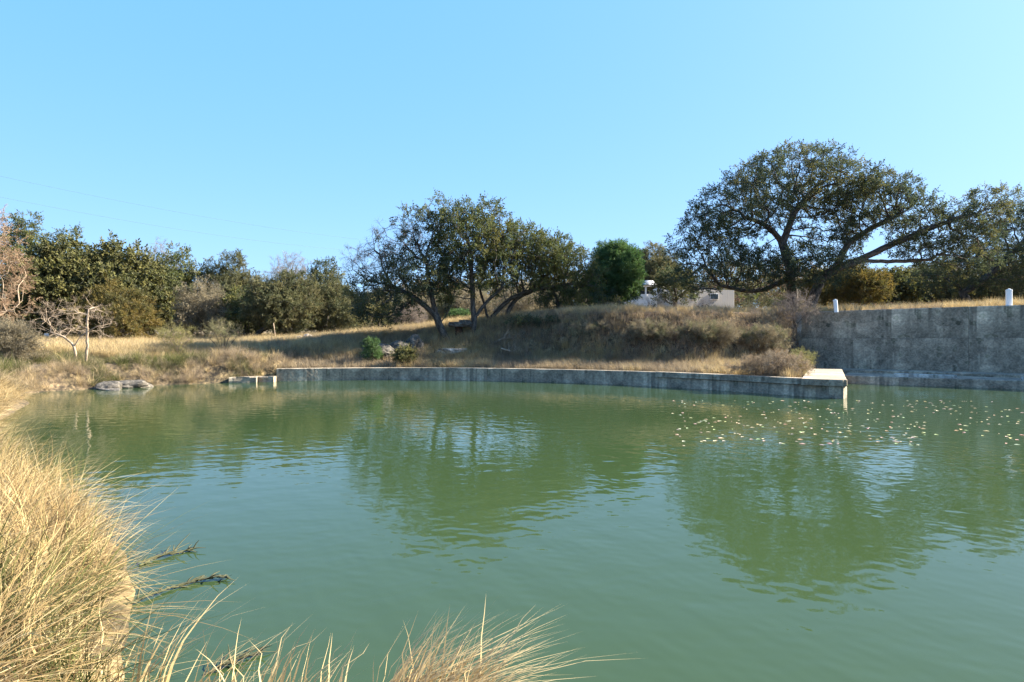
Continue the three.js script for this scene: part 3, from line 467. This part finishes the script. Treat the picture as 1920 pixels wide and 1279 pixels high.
function grass(name, label, geo, cols, seed, N, place) {
  const r = rng(seed), list = [];
  for (let i = 0; i < N; i++) { const p = place(r); if (!p) continue; const [x, d, s, lean, cc] = p, y = height(x, d), set = cc || cols, c = set[Math.floor(r() * set.length)], j = .85 + .3 * r(); list.push([V(x, y - .03, -d), V((r() - .5) * .5 + (lean ? lean[0] : 0), 1, (r() - .5) * .5 + (lean ? lean[1] : 0)).normalize(), r() * 6.28, s * (.7 + .6 * r()), c.map(v => v * j)]); }
  const im = foliage(numbered(name), scene, geo, M.grass, list); tag(im, label, 'grass', null, 'stuff'); return im;
}
const view = (x, d) => Math.abs(x) < d * .98 + 3;
grass('field_grass', 'golden dry grass covering the field at left', TUFT.field, C.gold, 201, 60000, r => { const d = 30 + 48 * r() ** 1.3, x = -70 + 78 * r(); if (!view(x, d) || inland(x, d) < 3.2 || bankSide(x, d) > 25) return null; const patch = fbm(x * .25, d * .25, 81, 3); if (r() > .45 + patch * .8) return null; return [x, d, .8 + patch * .5, null, patch < .42 && r() < .7 ? C.tan : C.gold]; });
grass('terrace_grass', 'greyish tan dry grass on the terrace behind the low wall', TUFT.field, C.tan, 202, 16000, r => { const x = -14 + 31 * r(), d = 21 + 20 * r(), s = inland(x, d); if (s < .62 || s > 9.5 || bankSide(x, d) > -2.2 || x > 17 || (x > 11.8 && s < 1.6)) return null; if (Math.abs(x + 4.3) < 1.2 && Math.abs(d - 36.4) < .9) return null; const p = fbm(x * .5, d * .5, 83, 3); return [x, d, .75 + .5 * p, null, p > .52 && r() < .75 ? C.gold : C.tan]; });
grass('slope_grass', 'dead grey brown weeds on the steep bank', TUFT.dead, C.dead, 203, 9000, r => { const x = -2 + 21 * r(), d = 29 + 12 * r(), b = bankSide(x, d); if (b < -4.2 || b > -.3 || inland(x, d) < .7 || x > 18.2) return null; return [x, d, .7 + .6 * r(), null, r() < .45 ? C.tan : r() < .2 ? C.gold : C.dead]; });
grass('upper_grass', 'golden dry grass on top of the bank', TUFT.field, C.gold, 204, 42000, r => { const x = -6 + 76 * r(), d = 8 + 68 * r(), b = bankSide(x, d); if (!view(x, d) || b < -.3 || (x > 17.8 && b < .5) || b > 34) return null; const p = fbm(x * .3, d * .3, 85, 3); return [x, d, .75 + .45 * p, null, p < .42 ? C.tan : C.gold]; });
grass('shore_reeds', 'green and brown reeds drooping over the far left shore', TUFT.shore, C.green, 205, 15000, r => { const x = -34 + 22 * r(), d = 20 + 15 * r(), s = inland(x, d); if (s < .25 || s > 4.6 || x > -12.9) return null; const p = fbm(x * .5, d * .5, 87, 3), q = fbm(x * .9, d * .9, 88, 2); if (q < .36) return null; return [x, d, (.3 + .9 * (q - .3)) * (.7 + .6 * r()), s < 1.3 ? [.5, .6] : [(r() - .5), (r() - .5)], p > .47 ? (r() < .8 ? C.green : C.tan) : r() < .3 ? C.gold : r() < .5 ? C.dead : C.tan]; });
grass('bank_grass', 'long pale dry grass matted over the near left bank', TUFT.near, C.straw, 206, 20000, r => { const x = -20 + 17.8 * r(), d = 1.5 + 21 * r() ** 1.15, s = inland(x, d); if (s < .34 || s > 7 || !(x < -d * .35) || Math.hypot(x, d) < 2.2) return null; const p = fbm(x * .6, d * .6, 89, 3); const g = segDist(SHORE, true, x + .3, d)[0] < s ? 1 : -1; return [x, d, .48 + .5 * p, [(r() - .5) * 2.4 + (s < .7 ? .15 : 0), (r() - .5) * 2.4], p > .62 && r() < .6 ? C.green : C.straw]; });
grass('green_rushes', 'dark green rushes rising through the near bank grass', TUFT.rush, C.rush, 207, 70, r => { const x = -7 + 4 * r(), d = 3.2 + 5 * r(), s = inland(x, d); if (s < .4 || fbm(x * .9, d * .9, 91, 2) < .5) return null; return [x, d, .9, null]; });

// ------------------------------------------------------------ foreground clumps and floating twigs
function clump(label, x, d, n, hgt, lean, seed, spread) {
  const y = height(x, d), g = new GB(), r = rng(seed), o = base('grass_clump', x, y, -d); tag(o, label, 'grass clump', 'dry grass clumps at the bottom edge');
  for (let i = 0; i < n; i++) { const a = r() * 6.283, q = Math.sqrt(r()) * spread, h = hgt * (.4 + .7 * r()), wild = r() < .2 ? 1.5 : .6, lx = lean[0] * (.4 + 1.1 * r()) + (r() - .5) * wild, lz = lean[1] * (.4 + 1.1 * r()) + (r() - .5) * wild, kink = r() < .3 ? .06 : .012, pts = []; for (let k = 0; k <= 6; k++) { const t = k / 6; pts.push(V(Math.cos(a) * q * 1.6 + lx * h * t * t, h * (t - .42 * t * t * Math.min(1, Math.hypot(lx, lz))), Math.sin(a) * q + lz * h * t * t)); if (k > 2) { pts[k].x += (r() - .5) * kink; pts[k].y += (r() - .5) * kink; } } const s = V(-lz, 0, lx); if (s.lengthSq() < .01) s.set(1, 0, 0); s.add(V((r() - .5) * .9, 0, (r() - .5) * .9)); g.blade(pts, .017 * (.6 + .7 * r()), s.normalize()); }
  const m = mesh('blades', g.geo(), new THREE.MeshPhysicalMaterial({ color: new THREE.Color().setRGB(.5, .385, .2), roughness: 1, transmission: .2, thickness: 0, specularIntensity: .2 }), o); m.userData.kind = 'stuff';
}
clump('thick tuft of bleached grass leaning right at the bottom middle', -.5, 3.2, 420, .74, [.62, -.2], 301, .2);
clump('loose pale grass stalks at the bottom edge left of the thick tuft', -1.5, 3.3, 130, .56, [.3, -.35], 302, .34);
clump('tall bent pale stalks rising beside the left bank at the bottom', -2.2, 3.25, 36, .85, [.35, -.1], 303, .12);
function floatTwig(label, pts, seed, r0) { const r = rng(seed), g = new GB(), o = base('floating_branch', X_(pts[0][0], 2345 / (pts[0][1] - 640)), 0, -2345 / (pts[0][1] - 640)); tag(o, label, 'branch', 'weedy branches in the water');
  const W = pts.map(([px, py], i) => { const d = 2345 / (py - 640); return V(X_(px, d), .012 + (i % 2) * .01, -d).sub(o.position); }); const cv = new THREE.CatmullRomCurve3(W), n = 14, P = cv.getPoints(n); P.forEach((p, i) => { p.x += (r() - .5) * .05; p.z += (r() - .5) * .05; p.y += (r() - .4) * .03; }); g.tube(P, P.map((_, i) => r0 * .6 * (1.1 - i / n)), 5);
  for (let i = 0; i < 34; i++) { const t = r() * .97, p = cv.getPoint(t), dir = cv.getTangent(t).add(V((r() - .5) * 1.8, .5 * (r() - .35), (r() - .5) * 1.8)).normalize(), l = .06 + .26 * r() * r(); g.tube([p, p.clone().addScaledVector(dir, l * .5).add(V(0, .01, 0)), p.clone().addScaledVector(dir, l)], [r0 * .45, r0 * .35, r0 * .15], 3, 0, false); }
  mesh('stem', g.geo(), new THREE.MeshStandardMaterial({ color: new THREE.Color().setRGB(.06, .06, .025), roughness: .8 }), o); }
floatTwig('dark weedy branch reaching from the left bank, upper of two', [[262, 1062], [310, 1045], [345, 1036], [366, 1032]], 311, .018);
floatTwig('long weedy branch floating out from the left bank, lower of two', [[232, 1140], [290, 1118], [350, 1098], [400, 1088], [438, 1085]], 312, .02);
floatTwig('dark sunken twig near the bottom edge left of the thick grass tuft', [[395, 1262], [440, 1245], [490, 1225]], 313, .012);
{ const r = rng(401), list = []; for (let i = 0; i < 420; i++) { const px = 1260 + 700 * r(), py = 752 + 85 * r() ** 1.3, d = 2345 / (py - 640), x = X_(px, d); if (inland(x, d) > -.3 || fbm(x * .6, d * .6, 93, 2) < .36) continue; list.push([V(x, .006, -d), V(.05 * (r() - .5), 1, .05 * (r() - .5)).normalize(), r() * 6.28, .6 + 1.0 * r(), [.55, .47, .32].map(v => v * (.7 + .5 * r()))]); }
  const g = new GB(); g.leaf(V(-.03, 0, 0), V(1, 0, 0), V(0, 1, 0), .09, .05); const im = foliage('floating_leaves', scene, g.geo(), M.grass, list); tag(im, 'pale fallen leaves scattered on the water at right', 'leaves', null, 'stuff'); }

// ------------------------------------------------------------ rocks, stone table, blocks
function rockGeo(seed, rx, ry, rz, flat = 0) { const g = new THREE.IcosahedronGeometry(1, 4), p = g.attributes.position; for (let i = 0; i < p.count; i++) { const x = p.getX(i), y = p.getY(i), z = p.getZ(i); const k = 1 + (fbm(x * 1.7 + seed, y * 1.7 + z * 1.3 + 9, seed, 3) - .5) * .6 + (fbm(x * 5 + seed, z * 5 + y * 4, seed + 2, 2) - .5) * .14; let yy = y * k; if (flat) yy = Math.max(-flat, Math.min(flat, yy)) ; p.setXYZ(i, x * k * rx, yy * ry, z * k * rz); } g.computeVertexNormals(); return g; }
function rock(name, label, px, d, rx, ry, rz, seed, mat, sink = .3, flat = 0, turn = 0, y = null) { const x = X_(px, d), o = base(name, x, y ?? height(x, d), -d); o.rotation.y = turn; mesh('stone', rockGeo(seed, rx, ry, rz, flat).translate(0, ry * (flat || 1) * (1 - sink * 2), 0), mat, o); tag(o, label, 'rock'); return o; }
rock('boulder', 'low dark boulder beside the juniper sapling', 712, 35.2, .85, .55, .6, 1, M.rock, .12);
rock('boulder', 'middle dark boulder of the three left of the oaks', 750, 36, .6, .5, .5, 2, M.rock, .1);
rock('boulder', 'rounded dark boulder nearest the left oak trunk', 777, 36.4, .55, .58, .45, 3, M.rock, .08);
rock('rock_slab', 'flat pale stone slab lying in front of the oak trunks', 846, 36.2, 1.05, .5, .7, 4, M.paleRock, .3, .35, .1);
rock('pale_rock', 'white rock in the field beyond the left shore', 578, 42, .45, .3, .35, 5, M.paleRock);
rock('pale_rock', 'smaller pale rock beside the white rock in the field', 562, 43.5, .3, .22, .3, 6, M.paleRock);
rock('shore_rock', 'flat pale ledge rock along the left far shoreline', 195, 26.5, 1.9, .22, .5, 7, M.rock, .4, .5, -.75, -.08);
rock('shore_rock', 'rounded grey rock at the waterline of the left far shore', 205, 26.3, .6, .3, .5, 8, M.rock, .3, 0, 0, -.08);
rock('shore_rock', 'grey rock half under reeds right of the rounded shore rock', 245, 26.9, .9, .3, .5, 9, M.rock, .3, 0, .4, -.05);
for (const [px0, px1, d, lab, s] of [[436, 481, 30.2, 'grey stone block at the waterline, left of two beside the low wall', 1], [483, 514, 30.6, 'stone block at the waterline touching the end of the low wall', 2]]) { const a = [X_(px0, d), d - (s === 1 ? .35 : 0)], b = [X_(px1, d), d], o = base('stone_block', a[0], 0, -a[1]); mesh('block', sweep([a, b], -.4, .30, .9, .1, .05, .3, .04, 80 + s).translate(-a[0], 0, a[1]), M.concrete, o); tag(o, lab, 'stone block', 'stone blocks beside the low wall'); }
{ const px = 860, d = 38.3, x = X_(px, d), o = base('stone_table', x, height(x, d), -d); tag(o, 'rough stone slab table on a rusty drum between the oak trunks', 'table');
  const g = new GB(); g.tube([V(0, -.05, 0), V(0, .03, 0), V(0, .2, 0), V(0, .22, 0), V(0, .42, 0), V(0, .44, 0), V(0, .7, 0)], [.25, .25, .25, .262, .262, .25, .25], 20); mesh('drum', g.geo(), M.rust, o); mesh('slab', rockGeo(12, .75, .35, .6, .45).translate(.1, .84, 0), M.rock, o); mesh('slab', rockGeo(13, .4, .25, .4, .5).translate(.45, 1.02, -.1), M.rock, o); }
for (const [px, d, pts, s, label] of [[925, 36.8, [[0, .05, 0], [.8, .35, .2], [1.6, .3, .1], [2.5, .12, 0]], 1, 'bleached fallen branch at the foot of the leaning oaks'], [940, 35.2, [[0, .5, 0], [.5, .35, .1], [1.2, .1, .3], [1.7, .02, .4]], 2, 'pale dead branch lying in the terrace grass']]) {
  const x = X_(px, d), o = base('fallen_branch', x, height(x, d), -d), g = new GB(), r = rng(500 + s), cv = new THREE.CatmullRomCurve3(pts.map(p => V(...p))); tag(o, label, 'branch'); const P = cv.getPoints(12); g.tube(P, P.map((_, i) => .05 * (1.1 - i / 13)), 6);
  for (let i = 0; i < 26; i++) { const p = cv.getPoint(.15 + .85 * r()), dir = V(r() - .3, r() * .9, r() - .5).normalize(), l = .3 + .7 * r(), q = p.clone().addScaledVector(dir, l * .5).add(V(.1 * (r() - .5), .1 * (r() - .5), 0)), e = q.clone().addScaledVector(dir, l * .5).add(V(.15 * (r() - .5), .12 * (r() - .5), 0)); g.tube([p, q, e], [.018, .012, .005], 4, 0, false); }
  mesh('branch', g.geo(), M.paleBark, o); }

// ------------------------------------------------------------ buildings and other man-made things on the upper ground
function building(name, label, px0, px1, d0, d1, top, bot, mat, seed, opts) {   // a box with ribbed siding between two plan points
  const a = V(X_(px0, d0), 0, -d0), b = V(X_(px1, d1), 0, -d1), len = a.distanceTo(b), dm = (d0 + d1) / 2, y1 = Y_(top, dm), y0 = Math.min(Y_(bot, dm), height(a.x, d0), height(b.x, d1)) - .1, h = y1 - y0;
  const o = base(name, a.x, y0, a.z); o.rotation.y = -Math.atan2(b.z - a.z, b.x - a.x); tag(o, label, 'building');
  const g = new GB(), n = Math.round(len / .2), q = (p, nx, nz) => { const id = p.map(([x, y, z]) => g.vert(x, y, z, nx, 0, nz, x, y)); g.tri(id[0], id[1], id[2]); g.tri(id[0], id[2], id[3]); };
  for (let i = 0; i < n; i++) { const x0 = i / n * len, x1 = (i + .86) / n * len, x2 = (i + 1) / n * len; q([[x0, 0, 0], [x1, 0, 0], [x1, h, 0], [x0, h, 0]], 0, 1); q([[x1, 0, 0], [x1 + .004, 0, -.018], [x1 + .004, h, -.018], [x1, h, 0]], 0, 1); q([[x1 + .004, 0, -.018], [x2, 0, -.018], [x2, h, -.018], [x1 + .004, h, -.018]], 0, 1); q([[x2, 0, -.018], [x2, 0, 0], [x2, h, 0], [x2, h, -.018]], -1, 0); }
  q([[0, 0, -opts.deep], [0, 0, 0], [0, h, 0], [0, h, -opts.deep]], -1, 0); q([[len, 0, 0], [len, 0, -opts.deep], [len, h, -opts.deep], [len, h, 0]], 1, 0); q([[len, 0, -opts.deep], [0, 0, -opts.deep], [0, h, -opts.deep], [len, h, -opts.deep]], 0, -1);
  mesh('wall', g.geo(), mat, o);
  const R = new THREE.CylinderGeometry(1, 1, 1, 24, 1, false, 0, Math.PI); R.rotateZ(Math.PI / 2); R.rotateX(0); R.rotateX(-Math.PI / 2); R.scale(len + .3, opts.rise, opts.deep * .54); R.translate(len / 2, h, -opts.deep / 2); mesh('roof', R, M.roof, o);
  for (const [t, w, wy, wh] of opts.win) { const f = new THREE.BoxGeometry(w * len + .12, wh * h + .12, .05); f.translate(t * len, wy * h, .03); const m = mesh('window', f, M.white, o); const p = new THREE.BoxGeometry(w * len, wh * h, .03); p.translate(t * len, wy * h, .06); mesh('pane', p, M.glass, m); }
  return o;
}
building('trailer_home', 'cream ribbed trailer home half hidden behind the great oak', 1262, 1377, 54, 56, 543, 574, M.siding, 1, { deep: 3.4, rise: .35, win: [[.3, .1, .7, .22], [.66, .12, .72, .2]] });
{ const o = building('white_shed', 'white ribbed shed with a covered porch right of the dome shaped juniper', 1176, 1232, 55, 55, 552, 584, M.white, 2, { deep: 3, rise: .2, win: [] });
  const w = (1232 - 1176) / F * 55, h = 1.7; for (const t of [.35, .62, .98]) { const p = new THREE.BoxGeometry(.14, 1.25, .14); p.translate(w * t, h + .55, .05); mesh('porch_post', p, M.white, o); }
  const r = new THREE.CylinderGeometry(.75, 1.15, .45, 8); r.translate(w * .68, h + 1.4, -.6); mesh('porch_roof', r, M.roof, o); const b = new THREE.BoxGeometry(w * .7, .7, .08); b.translate(w * .66, h + .4, -1.4); mesh('window', b, M.glass, o); }
{ const d = 44, px = 87, x = X_(px, d), y = height(x, d), o = base('small_sign', x, y, -d); tag(o, 'small blank white sign at the left end of the field', 'sign'); const h = Math.max(.5, Y_(637, d) - y); const g = new THREE.BoxGeometry(.36, .24, .03); g.translate(0, h, 0); mesh('board', g, M.white, o); const p = new THREE.CylinderGeometry(.02, .02, h, 8); p.translate(0, h / 2 - .02, -.03); mesh('stake', p, M.wire, o); }
{ const d = 46, px = 515, x = X_(px, d), o = base('fence_stake', x, height(x, d), -d); tag(o, 'thin pale stake standing at the field edge under the mottled oak', 'stake'); const g = new THREE.CylinderGeometry(.035, .045, 1.5, 8); g.rotateZ(.14); g.translate(0, .7, 0); mesh('stake', g, M.paleBark, o); }
for (const [a, b, r, label] of [[[-40, 322, 60], [700, 452, 100], .008, 'highest faint overhead wire crossing the sky at left'], [[-40, 362, 60], [660, 470, 100], .008, 'middle faint overhead wire crossing the sky at left'], [[-40, 438, 62], [640, 520, 100], .015, 'lowest thick overhead wire just above the left trees']]) {
  const A = V(X_(a[0], a[2]), Y_(a[1], a[2]), -a[2]), B = V(X_(b[0], b[2]), Y_(b[1], b[2]), -b[2]), o = base('overhead_wire', A.x, A.y, A.z), g = new GB(), P = []; for (let i = 0; i <= 30; i++) { const t = i / 30; P.push(A.clone().lerp(B, t).add(V(0, -4 * .8 * t * (1 - t), 0)).sub(A)); } g.tube(P, P.map(() => r), 5); mesh('cable', g.geo(), M.wire, o); tag(o, label, 'wire', 'overhead wires'); }

renderer.render(scene, camera);
